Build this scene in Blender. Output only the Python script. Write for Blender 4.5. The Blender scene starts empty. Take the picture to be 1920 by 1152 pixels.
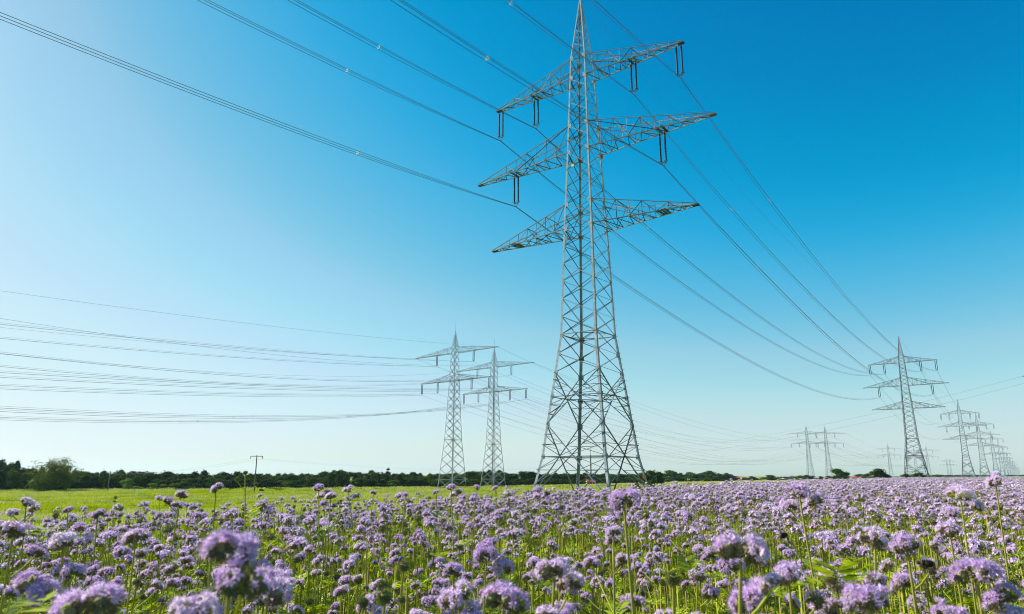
import bpy, math, random
import numpy as np
from mathutils import Vector, Matrix, noise
R = math.radians
C = bpy.context.scene.collection
SC = bpy.context.scene
random.seed(7)

# ------------------------------------------------------------------ camera
F_PX, PITCH, ROLL, CH = 1290.6, 0.2388, -0.003, 1.30
cr, sr = math.cos(ROLL), math.sin(ROLL)
FW = Vector((0, math.cos(PITCH), math.sin(PITCH)))
UP0 = Vector((0, -math.sin(PITCH), math.cos(PITCH)))
RT0 = Vector((1, 0, 0))
RT = RT0 * cr - UP0 * sr
UP = UP0 * cr + RT0 * sr
cam_d = bpy.data.cameras.new('camera')
cam = bpy.data.objects.new('camera', cam_d)
C.objects.link(cam)
m = Matrix((RT, UP, -FW)).transposed().to_4x4()
m.translation = Vector((0, 0, CH))
cam.matrix_world = m
cam_d.sensor_width = 36
cam_d.lens = F_PX / 1920 * 36
cam_d.clip_start = 0.05
cam_d.clip_end = 20000
cam_d.dof.use_dof = True
cam_d.dof.focus_distance = 7.0
cam_d.dof.aperture_fstop = 9.0
SC.camera = cam

# ------------------------------------------------------------------ light
SUN_AZ, SUN_EL = R(-68), R(32)
world = bpy.data.worlds.new('World')
SC.world = world
world.use_nodes = True
nt = world.node_tree
nt.nodes.clear()
sky = nt.nodes.new('ShaderNodeTexSky')
sky.sky_type = 'NISHITA'
sky.sun_disc = False
sky.sun_elevation = SUN_EL
sky.sun_rotation = SUN_AZ
sky.air_density = 1.0
sky.dust_density = 0.4
sky.ozone_density = 4.0
sc1 = nt.nodes.new('ShaderNodeVectorMath'); sc1.operation = 'SCALE'; sc1.inputs['Scale'].default_value = .1
cv = nt.nodes.new('ShaderNodeRGBCurve')
SKYC = (((0, 0.0000), (0.1, 0.0000), (0.118, 0.0116), (0.139, 0.0578), (0.162, 0.1248), (0.194, 0.2346), (0.211, 0.3005), (0.25, 0.3663), (0.3, 0.4735), (0.39, 0.5972), (0.9, 0.8632), (1, 0.9131)),
        ((0, 0.0000), (0.144, 0.2051), (0.178, 0.2939), (0.248, 0.4508), (0.282, 0.5089), (0.338, 0.6038), (0.375, 0.6584), (0.437, 0.7379), (0.51, 0.7682), (0.572, 0.8228), (0.894, 0.9301), (1, 0.9647)),
        ((0, 0.0000), (0.288, 0.5271), (0.335, 0.6105), (0.42, 0.7379), (0.5, 0.7758), (0.56, 0.8070), (0.6, 0.8550), (0.66, 0.8963), (0.73, 0.9301), (1, 0.9560)))
for k, pts_ in enumerate(SKYC):
    c_ = cv.mapping.curves[k]
    while len(c_.points) < len(pts_): c_.points.new(.5, .5)
    for q, (x_, y_) in zip(c_.points, pts_): q.location = (x_, y_); q.handle_type = 'AUTO_CLAMPED'
cv.mapping.update()
sc2 = nt.nodes.new('ShaderNodeVectorMath'); sc2.operation = 'SCALE'; sc2.inputs['Scale'].default_value = 10
bg = nt.nodes.new('ShaderNodeBackground')
bg.inputs['Strength'].default_value = 0.05
wo = nt.nodes.new('ShaderNodeOutputWorld')
nt.links.new(sky.outputs[0], sc1.inputs[0]); nt.links.new(sc1.outputs[0], cv.inputs['Color'])
nt.links.new(cv.outputs[0], sc2.inputs[0]); nt.links.new(sc2.outputs[0], bg.inputs['Color'])
nt.links.new(bg.outputs[0], wo.inputs['Surface'])
sd = bpy.data.lights.new('sun', 'SUN')
sd.energy = 5.0
sd.angle = R(0.53)
sd.color = (1.0, 0.93, 0.82)
so = bpy.data.objects.new('sun', sd)
C.objects.link(so)
sdir = Vector((math.sin(SUN_AZ) * math.cos(SUN_EL), math.cos(SUN_AZ) * math.cos(SUN_EL), math.sin(SUN_EL)))
so.rotation_euler = sdir.to_track_quat('Z', 'Y').to_euler()
so.location = (-30, 0, 60)
SC.view_settings.view_transform = 'Standard'
SC.view_settings.look = 'None'
SC.view_settings.exposure = 1.0
SC.view_settings.gamma = 1.0
SC.view_settings.use_curve_mapping = False
SC.cycles.volume_bounces = 0
SC.cycles.max_bounces = 6
SC.cycles.filter_width = 1.0
SC.cycles.use_denoising = True
SC.cycles.denoising_input_passes = 'RGB_ALBEDO_NORMAL'
SC.cycles.denoising_prefilter = 'ACCURATE'

# ------------------------------------------------------------------ helpers
def ray(px, py):
    return (RT * ((px - 960) / F_PX) + UP * ((576 - py) / F_PX) + FW)
def pt(px, py, Y):
    d = ray(px, py)
    return Vector((0, 0, CH)) + d * (Y / d.y)
EDGE_AZ, EDGE_D = R(28), 7.0
def side(x, y):            # metres to the left of the flower field's edge
    return -(x * math.cos(EDGE_AZ) - y * math.sin(EDGE_AZ)) - EDGE_D
def gz(x, y):
    u = side(x, y) + 5
    w_ = y - 1.28*x - 20
    return (-4.2 * (1 - math.exp(-u / 200)) if u > 0 else 0.0) + (-1.7 * (1 - math.exp(-w_ / 110)) if w_ > 0 else 0.0)

class MB:
    def __init__(s): s.v = []; s.f = []; s.m = []
    def quad(s, a, b, c, d, mi=0):
        n = len(s.v); s.v += [a, b, c, d]; s.f.append((n, n+1, n+2, n+3)); s.m.append(mi)
    def tri(s, a, b, c, mi=0):
        n = len(s.v); s.v += [a, b, c]; s.f.append((n, n+1, n+2)); s.m.append(mi)
    def beam(s, a, b, w, h=None, up=None):
        a = Vector(a); b = Vector(b); h = h or w
        d = (b - a)
        if d.length < 1e-6: return
        d.normalize()
        up = Vector(up) if up else Vector((0, 0, 1))
        x = d.cross(up)
        if x.length < 1e-3: x = d.cross(Vector((0, 1, 0.1)))
        x.normalize(); y = x.cross(d)
        x = x * (w / 2); y = y * (h / 2)
        n = len(s.v)
        for p in (a, b):
            s.v += [tuple(p - x - y), tuple(p + x - y), tuple(p + x + y), tuple(p - x + y)]
        for i in range(4):
            j = (i + 1) % 4
            s.f.append((n+i, n+j, n+4+j, n+4+i)); s.m.append(0)
        s.f.append((n+3, n+2, n+1, n)); s.f.append((n+4, n+5, n+6, n+7)); s.m += [0, 0]
    def box(s, c, sx, sy, sz, mi=0):
        c = Vector(c); n = len(s.v)
        for z in (-1, 1):
            for x, y in ((-1, -1), (1, -1), (1, 1), (-1, 1)):
                s.v.append((c.x + x*sx/2, c.y + y*sy/2, c.z + z*sz/2))
        for f in ((3,2,1,0),(4,5,6,7),(0,1,5,4),(1,2,6,5),(2,3,7,6),(3,0,4,7)):
            s.f.append(tuple(n+i for i in f)); s.m.append(mi)
    def tube(s, pts, r, k=5, mi=0, cap=True):
        n0 = len(s.v); P = [Vector(p) for p in pts]
        rr = r if hasattr(r, '__len__') else [r] * len(P)
        d0 = (P[1] - P[0]).normalized()
        ref = Vector((0, 0, 1)) if abs(d0.z) < .9 else Vector((1, 0, 0))
        for i, p in enumerate(P):
            d = (P[min(i+1, len(P)-1)] - P[max(i-1, 0)]).normalized()
            x = d.cross(ref).normalized(); y = x.cross(d)
            for j in range(k):
                a = 2*math.pi*j/k
                s.v.append(tuple(p + (x*math.cos(a) + y*math.sin(a)) * rr[i]))
        for i in range(len(P)-1):
            for j in range(k):
                j2 = (j+1) % k
                s.f.append((n0+i*k+j, n0+i*k+j2, n0+(i+1)*k+j2, n0+(i+1)*k+j)); s.m.append(mi)
        if cap:
            s.f.append(tuple(n0+j for j in range(k))[::-1]); s.m.append(mi)
            s.f.append(tuple(n0+(len(P)-1)*k+j for j in range(k))); s.m.append(mi)
    def blob(s, c, r, sub=1, mi=0, jit=0.15, sq=(1, 1, 1)):
        t = (1 + 5**.5)/2
        V = [Vector(v).normalized() for v in [(-1,t,0),(1,t,0),(-1,-t,0),(1,-t,0),(0,-1,t),(0,1,t),(0,-1,-t),(0,1,-t),(t,0,-1),(t,0,1),(-t,0,-1),(-t,0,1)]]
        Fs = [(0,11,5),(0,5,1),(0,1,7),(0,7,10),(0,10,11),(1,5,9),(5,11,4),(11,10,2),(10,7,6),(7,1,8),(3,9,4),(3,4,2),(3,2,6),(3,6,8),(3,8,9),(4,9,5),(2,4,11),(6,2,10),(8,6,7),(9,8,1)]
        for _ in range(sub):
            mid = {}; nf = []
            def M(a, b):
                k = (min(a, b), max(a, b))
                if k not in mid: mid[k] = len(V); V.append((V[a]+V[b]).normalized())
                return mid[k]
            for a, b, c_ in Fs:
                x, y, z = M(a, b), M(b, c_), M(c_, a)
                nf += [(a,x,z),(b,y,x),(c_,z,y),(x,y,z)]
            Fs = nf
        n = len(s.v); c = Vector(c)
        for v in V:
            q = v * (r * (1 + random.uniform(-jit, jit)))
            s.v.append((c.x + q.x*sq[0], c.y + q.y*sq[1], c.z + q.z*sq[2]))
        for f in Fs: s.f.append(tuple(n+i for i in f)); s.m.append(mi)
    def add(s, o, M=None, mo=0):
        n = len(s.v)
        if M is None: s.v += o.v
        else:
            A = np.array(M); a = np.array([tuple(q) for q in o.v])
            s.v += [tuple(q) for q in (a @ A[:3, :3].T + A[:3, 3])]
        s.f += [tuple(n+i for i in f) for f in o.f]
        s.m += [k + mo for k in o.m]
    def mesh(s, name, mats, smooth=False):
        me = bpy.data.meshes.new(name)
        me.from_pydata([tuple(v) for v in s.v], [], s.f)
        for mt in (mats if isinstance(mats, (list, tuple)) else [mats]): me.materials.append(mt)
        if any(s.m): me.polygons.foreach_set('material_index', s.m)
        if smooth: me.polygons.foreach_set('use_smooth', [True]*len(s.f))
        me.update()
        return me
def obj(name, me, parent=None, loc=None, rot=None, scale=None):
    o = bpy.data.objects.new(name, me); C.objects.link(o)
    if parent: o.parent = parent
    if loc is not None: o.location = loc
    if rot is not None: o.rotation_euler = rot
    if scale is not None: o.scale = scale
    return o
def tag(o, label=None, cat=None, group=None, kind=None):
    if label: o['label'] = label
    if cat: o['category'] = cat
    if group: o['group'] = group
    if kind: o['kind'] = kind
    return o
def thing(name, loc, label, cat, group=None, rz=0):
    return tag(obj(name, None, None, loc, (0, 0, rz)), label, cat, group)
def copy_tree(o, parent=None):
    c = o.copy(); C.objects.link(c)
    if parent: c.parent = parent
    for ch in list(o.children): copy_tree(ch, c)
    return c

def mat(name, col, rough=0.7, metal=0, col2=None, scale=5, island=False, transl=0, detail=4, bump=0, coords='Object', spec=0.3, lo=.35, hi=.65, objrand=False):
    mt = bpy.data.materials.new(name); mt.use_nodes = True
    N = mt.node_tree.nodes; L = mt.node_tree.links
    p = N['Principled BSDF']; out = N['Material Output']
    p.inputs['Roughness'].default_value = rough
    p.inputs['Metallic'].default_value = metal
    p.inputs['Specular IOR Level'].default_value = spec
    p.inputs['Base Color'].default_value = (*col, 1)
    src = None
    if col2:
        ramp = N.new('ShaderNodeMix'); ramp.data_type = 'RGBA'
        ramp.inputs[6].default_value = (*col, 1); ramp.inputs[7].default_value = (*col2, 1)
        if island:
            g = N.new('ShaderNodeNewGeometry'); oi_ = N.new('ShaderNodeObjectInfo')
            ma = N.new('ShaderNodeMath'); ma.operation = 'MULTIPLY'; ma.inputs[1].default_value = .55 if objrand else 1.0
            mb_ = N.new('ShaderNodeMath'); mb_.operation = 'MULTIPLY_ADD'; mb_.inputs[1].default_value = .45 if objrand else 0.0
            L.new(g.outputs['Random Per Island'], ma.inputs[0]); L.new(oi_.outputs['Random'], mb_.inputs[0]); L.new(ma.outputs[0], mb_.inputs[2])
            L.new(mb_.outputs[0], ramp.inputs[0])
        else:
            tc = N.new('ShaderNodeTexCoord'); nz = N.new('ShaderNodeTexNoise')
            nz.inputs['Scale'].default_value = scale; nz.inputs['Detail'].default_value = detail
            L.new(N.new('ShaderNodeNewGeometry').outputs['Position'] if coords == 'POS' else tc.outputs[coords], nz.inputs['Vector'])
            mr = N.new('ShaderNodeMapRange'); mr.inputs[1].default_value = lo; mr.inputs[2].default_value = hi
            L.new(nz.outputs[0], mr.inputs[0]); L.new(mr.outputs[0], ramp.inputs[0])
            if bump:
                b = N.new('ShaderNodeBump'); b.inputs['Strength'].default_value = bump; b.inputs['Distance'].default_value = .1
                L.new(nz.outputs[0], b.inputs['Height']); L.new(b.outputs[0], p.inputs['Normal'])
        src = ramp.outputs[2]; L.new(src, p.inputs['Base Color'])
    if transl:
        t = N.new('ShaderNodeBsdfTranslucent'); mx = N.new('ShaderNodeMixShader')
        mx.inputs[0].default_value = transl
        if src: L.new(src, t.inputs[0])
        else: t.inputs[0].default_value = (*col, 1)
        L.new(p.outputs[0], mx.inputs[1]); L.new(t.outputs[0], mx.inputs[2]); L.new(mx.outputs[0], out.inputs[0])
    return mt

M_STEEL = mat('galvanised steel', (.33, .38, .43), .6, .0, (.20, .23, .26), 2.2, spec=.15)
M_BRACE = mat('lit and shaded lattice steel', (.010, .013, .016), .7, 0, (.25, .30, .35), island=True, spec=.05)  # random light and dark members paint in sunlit and shaded flanges
M_BRACEF = mat('haze-paled far lattice steel', (.08, .095, .105), .7, 0, (.27, .305, .34), island=True, spec=.05)  # lit and shaded member tones again, paled to put distance haze into the colour
M_STEELF = mat('haze-paled far steel', (.30, .33, .36), .65, .0, (.20, .22, .24), .9, spec=.1)  # distance haze on the far pylons is put into this lightened base colour
M_DARK = mat('dark insulator', (.018, .014, .013), .6, spec=.1)
M_PLATE = mat('dark steel plates', (.06, .06, .06), .6)
M_WIRE = mat('aluminium conductor', (.075, .09, .105), .5, .2)
M_SPACER = mat('pale spacer', (.42, .42, .42), .5)
M_WOOD = mat('weathered wood', (.16, .13, .11), .8, 0, (.10, .085, .07), 6)
M_BARK = mat('bark', (.09, .07, .05), .9, 0, (.05, .04, .03), 4)

# ------------------------------------------------------------------ ground
def ground():
    def axis(n, ext, k):
        t = np.linspace(-1, 1, n); return ext * np.sinh(t*k) / math.sinh(k)
    xs = axis(181, 6500, 6.5); ys = axis(181, 6500, 6.5)
    v = []; f = []
    for y in ys:
        for x in xs:
            z = gz(x, y) + 0.05*noise.noise(Vector((x*.15, y*.15, 0)))
            v.append((x, y, z))
    n = len(xs)
    for j in range(n-1):
        for i in range(n-1):
            f.append((j*n+i, j*n+i+1, (j+1)*n+i+1, (j+1)*n+i))
    me = bpy.data.meshes.new('ground'); me.from_pydata(v, [], f)
    me.polygons.foreach_set('use_smooth', [True]*len(f))
    mt = bpy.data.materials.new('meadow grass'); mt.use_nodes = True
    N = mt.node_tree.nodes; L = mt.node_tree.links; p = N['Principled BSDF']
    p.inputs['Roughness'].default_value = .9; p.inputs['Specular IOR Level'].default_value = .1
    tc = N.new('ShaderNodeTexCoord')
    def nz(scale, det, sx=1, sy=1):
        mp = N.new('ShaderNodeMapping'); mp.inputs['Scale'].default_value = (sx, sy, 1)
        L.new(tc.outputs['Object'], mp.inputs[0])
        t = N.new('ShaderNodeTexNoise'); t.inputs['Scale'].default_value = scale; t.inputs['Detail'].default_value = det
        L.new(mp.outputs[0], t.inputs['Vector']); return t.outputs[0]
    def mixc(fac, a, b, lo, hi):
        mr = N.new('ShaderNodeMapRange'); mr.inputs[1].default_value = lo; mr.inputs[2].default_value = hi
        L.new(fac, mr.inputs[0])
        x = N.new('ShaderNodeMix'); x.data_type = 'RGBA'; L.new(mr.outputs[0], x.inputs[0])
        for k, c in ((6, a), (7, b)):
            if isinstance(c, tuple): x.inputs[k].default_value = (*c, 1)
            else: L.new(c, x.inputs[k])
        return x.outputs[2]
    a = mixc(nz(.12, 6, .35, 1), (.20, .27, .003), (.38, .42, .006), .38, .62)
    b = mixc(nz(1.6, 5), (.09, .15, .003), a, .30, .52)
    c = mixc(nz(.06, 8, .3, 1.3), b, (.30, .33, .05), .60, .72)
    # the crop beyond the meadow ripens to yellow with distance from the field's edge
    sep = N.new('ShaderNodeSeparateXYZ'); L.new(tc.outputs['Object'], sep.inputs[0])
    d = mixc(sep.outputs[1], c, (.27, .27, .05), 260, 600)
    L.new(d, p.inputs['Base Color'])
    bp = N.new('ShaderNodeBump'); bp.inputs['Strength'].default_value = .8; bp.inputs['Distance'].default_value = .25
    L.new(nz(2.2, 5), bp.inputs['Height']); L.new(bp.outputs[0], p.inputs['Normal'])
    me.materials.append(mt)
    tag(obj('ground', me), kind='structure')
ground()

# ------------------------------------------------------------------ pylons
AZM = -0.6302
def Avec(az): return Vector((math.cos(az), math.sin(az), 0))
LV = Vector((math.sin(.6318), math.cos(.6318), 0))
def interp(prof, z):
    for (z0, w0), (z1, w1) in zip(prof, prof[1:]):
        if z <= z1: return w0 + (w1-w0)*(z-z0)/(z1-z0)
    return prof[-1][1]
CS = ((-1, -1), (1, -1), (1, 1), (-1, 1))
def build_pylon_meshes(prof, H, panels, belts, big, arms, leg_w, br_w, low, fat=1.0, rod=0):
    """local x runs along the crossarms, y along the line; returns list of (part name, MB, material, [children])"""
    parts = []
    def corner(i, z):
        w = interp(prof, z); return Vector((CS[i][0]*w, CS[i][1]*w, z))
    zt = H - 0.05
    zs = sorted({low, *[p[0] for p in prof if low < p[0] < zt], zt})
    for i in range(4):
        mb = MB()
        for a, b in zip(zs, zs[1:]):
            pa, pb = corner(i, a), corner(i, b)
            lw = leg_w * (1 - .55 * max(0, a)/H) * fat
            sx, sy = CS[i]
            # L-section: two plates meeting at the corner
            mb.beam(pa - Vector((sx*lw/2, 0, 0)), pb - Vector((sx*lw/2, 0, 0)), lw, .03*fat, (0, 1, 0))
            mb.beam(pa - Vector((0, sy*lw/2, 0)), pb - Vector((0, sy*lw/2, 0)), lw, .03*fat, (1, 0, 0))
        if low < 3:
            c = corner(i, low+.2); 
        parts.append(('leg', mb, M_STEEL, []))
    br = MB()
    def face(i, a, b, w, cross=True):
        j = (i+1) % 4; w *= fat
        off = Vector((0, 0, 0))
        nrm = (corner(i, a)+corner(j, a)); nrm.z = 0; nrm.normalize()
        br.beam(corner(i, a)*.97 + Vector((0, 0, a*.03)), corner(j, b)*.97 + Vector((0, 0, b*.03)), w*.5, w, nrm); br.beam(corner(j, a)*.985 + Vector((0, 0, a*.015)), corner(i, b)*.985 + Vector((0, 0, b*.015)), w, w*.25, nrm)
    for a, b in zip(panels, panels[1:]):
        for i in range(4): face(i, a, b, br_w * (1 - .35*a/H))
    for z in belts:
        for i in range(4):
            j = (i+1) % 4
            br.beam(corner(i, z), corner(j, z), br_w*1.1*fat, br_w*.8*fat)
            mi, mj = (corner(i, z)+corner(j, z))/2, (corner(j, z)+corner((j+1) % 4, z))/2
            br.beam(mi, mj, br_w*.7*fat)
    for (a, b) in big:         # large X panels with secondary bracing
        zc = None
        for i in range(4):
            j = (i+1) % 4
            A0, A1, B0, B1 = corner(i, a), corner(i, b), corner(j, a), corner(j, b)
            br.beam(A0, B1, br_w*1.35*fat, br_w*.7*fat); br.beam(B0, A1, br_w*1.35*fat, br_w*.7*fat)
            wa, wb = (A0-B0).length, (A1-B1).length
            t = wa/(wa+wb); X = A0.lerp(B1, t)
            zm = a + (b-a)*t
            # redundants between leg and diagonals
            for (P0, P1, Q0) in ((A0, A1, X), (B0, B1, X)):
                Lm = P0.lerp(P1, t)
                for s in (.33, .66):
                    d1 = P0.lerp(Q0, s); l1 = P0.lerp(Lm, s)
                    br.beam(d1, l1, br_w*.6*fat); 
                    br.beam(l1, P0.lerp(Q0, min(1, s+.33)), br_w*.55*fat)
                    d2 = P1.lerp(Q0, s); l2 = P1.lerp(Lm, s)
                    br.beam(d2, l2, br_w*.6*fat); br.beam(l2, P1.lerp(Q0, min(1, s+.33)), br_w*.55*fat)
    # inner climbing rungs on one leg
    parts.append(('lattice_bracing', br, M_BRACE, []))
    if rod:
        mb = MB(); mb.tube([(0, 0, H-.6), (0, 0, H+rod)], .035*fat, 5); parts.append(('lightning_rod', mb, M_STEEL, []))
    for (z, zr, alen, n, hang, fake) in arms:
        for s in (-1, 1):
            mb = MB(); w0 = interp(prof, z); w1 = interp(prof, zr); tw = .22
            def low_(t, e): return Vector((s*(w0 + (alen-w0)*t), e*(w0 + (tw-w0)*t), z))
            def upp(t, e): return Vector((s*(w1 + (alen-w1)*t), e*(w1 + (tw-w1)*t), zr + (z+.12-zr)*t))
            cw = .115*fat
            for e in (-1, 1):
                mb.beam(low_(0, e), low_(1, e), cw, cw*.8)
                mb.beam(upp(0, e), upp(1, e), cw*.75, cw*.6)
            for k in range(n):
                t0, t1, tm = k/n, (k+1)/n, (k+.5)/n
                mb.beam(low_(t0, -1), low_(tm, 1), cw*.55); mb.beam(low_(tm, 1), low_(t1, -1), cw*.55)
                if k % 2 == 0:
                    mb.beam(low_(t1, -1), low_(t1, 1), cw*.5)
                for e in (-1, 1):
                    if 0 < k: mb.beam(low_(t0, e), upp(t0, e), cw*.5)
                    if k < n-1: mb.beam((low_ if k % 2 else upp)(t0, e), (upp if k % 2 else low_)(t1, e), cw*.5)
                if k in (2, 4, 6) and k < n: mb.beam(upp(t0, -1), upp(t0, 1), cw*.5)
            # extra stays
            th = .55
            for e in (-1, 1): mb.beam(upp(0, e), low_(th, e), cw*.6)
            mb.box((s*(alen-.15), 0, z), .7, .5, .16)
            ch = []
            for hx in hang:
                t = (hx - w0)/(alen - w0)
                wy = w0 + (tw-w0)*t
                for dx in (-.3, .3):
                    if t < .97:
                        mb.box((s*hx+dx, 0, z+.1), .22*fat, wy*2+.2, .12)
                im = MB()
                for dx in (-.3, .3):
                    if t >= .97: dx -= s*.3
                    X = s*hx + dx
                    im.tube([(X, 0, z), (X, 0, z-.35)], .025*fat, 5, 1)
                    top = z-.35; ln = 3.45; pts = []; rr = []
                    for q in range(2):
                        a0 = top - q*(ln/2); 
                        nn = 9
                        for w in range(nn+1):
                            pts += [(X, 0, a0 - (ln/2-.12)*w/nn)]; rr += [.115*fat if w % 2 else .08*fat]
                        pts += [(X, 0, a0-ln/2+.06)]; rr += [.035*fat]
                    im.tube(pts, rr, 6, 0)
                    # ring at the lower end
                    cc = Vector((X, 0, z-3.75)); rg = .19
                    im.tube([cc + Vector((rg*math.cos(t_), rg*math.sin(t_), 0)) for t_ in [2*math.pi*q/10 for q in range(11)]], .03*fat, 4, 0, False)
                xm = s*hx - (s*.3 if t >= .97 else 0)
                im.beam((xm-.38, 0, z-3.9), (xm+.38, 0, z-3.9), .07*fat, .12*fat)
                im.beam((xm-.3, 0, z-3.9), (xm, 0, z-4.35), .05*fat); im.beam((xm+.3, 0, z-3.9), (xm, 0, z-4.35), .05*fat)
                for q in range(len(im.m)-18, len(im.m)): im.m[q] = 1
                ch.append(('insulator_string', im, [M_DARK, M_PLATE]))
            for hx in fake:
                t = (hx-w0)/(alen-w0); wy = w0 + (tw-w0)*t
                fm = MB()
                for dx in (-.35, .05, .4): fm.box((s*hx+dx, 0, z+.06), .2*fat, wy*2+.25, .1)
                ch.append(('hanger_plate', fm, M_PLATE))
            parts.append(('crossarm', mb, M_BRACE, ch))
    return parts
def instance_pylon(parts, root):
    for name, mb, mt, ch in parts:
        o = obj(name, mb.mesh(name, mt), root)
        for cn, cm, cmt in ch: obj(cn, cm.mesh(cn, cmt), o)
def merged(parts, name, mt):
    a = MB()
    for _, mb, _, ch in parts:
        a.add(mb)
        for _, cm, _ in ch:
            k = MB(); k.v, k.f, k.m = cm.v, cm.f, [1]*len(cm.f); a.add(k)
    return a.mesh(name, [mt, M_PLATE])

PROF = [(-1.2, 4.72), (3.15, 3.83), (16.41, 2.262), (28.8, 1.854), (38.46, 1.47), (48.3, 1.13), (51, 1.04), (60, .07)]
PAN = [12.2, 14.3, 16.41] + list(np.linspace(16.41, 28.8, 7)[1:]) + [30.3, 31.8] + list(np.linspace(31.8, 38.46, 4)[1:]) + [40.2, 41.9] + list(np.linspace(41.9, 48.3, 5)[1:]) + [49.6, 51, 52.2, 53.3, 54.3, 55.2, 56.1, 56.9, 57.7, 58.4]
ARMS = [(28.83, 31.8, 13.4, 8, (), (9.7,)), (38.46, 41.9, 15.9, 9, (9.95,), ()), (48.3, 51, 12.9, 8, (6.85, 12.75), ())]
big_parts = build_pylon_meshes(PROF, 60, PAN, (3.15, 9.5, 16.41), ((-1.2, 6.6), (6.6, 12.2)), ARMS, .26, .095, -1.2)
T1 = Vector((8.532, 75.40, 0))
g_main = 'three-armed lattice pylons of the right-hand line'
main = thing('lattice_pylon', T1, 'great grey three-armed lattice pylon towering over the flowers in the middle', 'pylon', None, AZM)
instance_pylon(big_parts, main)
for sx, sy in CS:
    fm_ = MB(); fm_.tube([(sx*4.6, sy*4.6, -1.6), (sx*4.6, sy*4.6, -.35)], [.55, .45], 10)
    obj('footing', fm_.mesh('footing', mat('concrete', (.34, .33, .30), .9, 0, (.26, .25, .22), 3)), main)
# a climbing ladder, signs and the marks on the great pylon
lm = MB()
w = lambda z: interp(PROF, z)
for k in range(70):
    z = 4 + k*.62
    lm.beam((w(z), w(z), z), (w(z)+.22, w(z)+.02, z), .03)
gp = MB()
for z in (3.15, 6.6, 9.5, 12.2, 14.3, 16.41, 28.8, 31.8, 38.46, 41.9, 48.3, 51):
    for sx, sy in CS:
        q = w(z); gp.box((sx*(q-.22), sy*(q+.012), z), .42, .02, .5); gp.box((sx*(q+.012), sy*(q-.22), z), .02, .42, .5)
tag(obj('gusset_plates', gp.mesh('gusset_plates', M_STEEL), main), kind='stuff')
tag(obj('step_bolts', lm.mesh('step_bolts', M_STEEL), main), kind='stuff')
sg = MB(); sg.box((w(1.2)+.04, w(1.2)-.5, 1.05), .03, .6, .42)
obj('warning_sign', sg.mesh('warning_sign', mat('orange sign', (.75, .16, .04), .5)), main)
sg = MB(); sg.box((w(38)+.1, w(38), 38.2), .25, .25, .35)
obj('red_lamp_housing', sg.mesh('red_lamp_housing', mat('red housing', (.7, .06, .03), .4)), main)
sg = MB(); sg.box((-w(35)+.9, -w(36)+.05, 36.6), .3, .05, .25)
obj('number_plate', sg.mesh('number_plate', mat('yellow plate', (.8, .6, .02), .5)), main)

T = [T1, T1 + LV*268.0, T1 + LV*574.3]
for px, pk, H_ in ((1830, 781, 60), (1857, 812.5, 60), (1871, 830.5, 60), (1880, 843, 60), (1887, 852, 60), (1892.5, 859, 60), (1897, 864, 60), (1900.5, 868.5, 60), (1904, 872, 60), (1907, 875, 60), (1909.5, 877.5, 60)):
    dy = F_PX * (H_ - CH) / (890 - pk) / 1.06
    p = pt(px, pk, dy); T.append(Vector((p.x, p.y, 0)))
ORD = ['', 'second', 'third', 'fourth', 'fifth', 'sixth', 'seventh', 'eighth', 'ninth', 'tenth', 'eleventh', 'twelfth', 'thirteenth', 'fourteenth']
far_root = None
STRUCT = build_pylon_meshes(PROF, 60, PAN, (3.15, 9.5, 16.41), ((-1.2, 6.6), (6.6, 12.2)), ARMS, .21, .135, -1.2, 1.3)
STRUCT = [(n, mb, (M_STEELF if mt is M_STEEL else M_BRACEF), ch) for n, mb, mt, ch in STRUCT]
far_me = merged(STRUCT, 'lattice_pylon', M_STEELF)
for i in range(1, len(T)):
    lab = ['', 'dark three-armed pylon right of the great one, its whole lattice clear above the flowers',
           'smaller three-armed pylon just right of the tall right-hand one, first of the hazy row',
           'hazy three-armed pylon overlapping the right side of the first pylon in the hazy row'][i] if i < 4 else \
        'faint hazy pylon, %s in the dwindling right-hand row counted from the great pylon' % ORD[i]
    loc = T[i]
    if i == 1:
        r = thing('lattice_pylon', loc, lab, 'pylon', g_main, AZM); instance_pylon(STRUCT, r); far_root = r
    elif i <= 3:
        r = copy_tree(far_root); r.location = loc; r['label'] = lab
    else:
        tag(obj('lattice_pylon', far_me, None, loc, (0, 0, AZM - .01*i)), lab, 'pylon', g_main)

# twin-level pylons
AZD = -0.68
PROF2 = [(-4.5, 3.9), (14, 2.35), (36.47, 1.4), (38.7, 1.32), (47.25, 1.1), (49.6, 1.02), (55.9, .06)]
PAN2 = [-4.5, -.6, 3.2, 6.8, 10.4, 14] + list(np.linspace(14, 36.47, 9)[1:]) + [38.7] + list(np.linspace(38.7, 47.25, 4)[1:]) + [49.6, 51, 52.2, 53.3, 54.3]
ARMS2 = [(36.47, 38.9, 18.4, 9, (9.0, 18.1), ()), (47.25, 49.7, 21.9, 10, (9.8,), ())]
twin_parts = build_pylon_meshes(PROF2, 55.9, PAN2, (-.6, 14, 36.47), (), ARMS2, .21, .15, -4.5, 1.2, 4.0)
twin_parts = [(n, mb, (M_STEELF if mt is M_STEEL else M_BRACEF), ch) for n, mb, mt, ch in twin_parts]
LP1, LP2 = Vector((-22.15, 265, 0)), Vector((-7.81, 301.4, 0))
NP1, NP2 = Vector((332.9, 788.3, 0)), Vector((357, 795, 0))
g2 = 'two-armed lattice pylons of the double line'
tw = thing('double_arm_pylon', LP1, 'two-armed pylon, left and nearer of the overlapping pair beside the great pylon', 'pylon', g2, AZD)
instance_pylon(twin_parts, tw)
c = copy_tree(tw); c.location = LP2; c['label'] = 'two-armed pylon, right and farther of the overlapping pair beside the great pylon'
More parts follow.
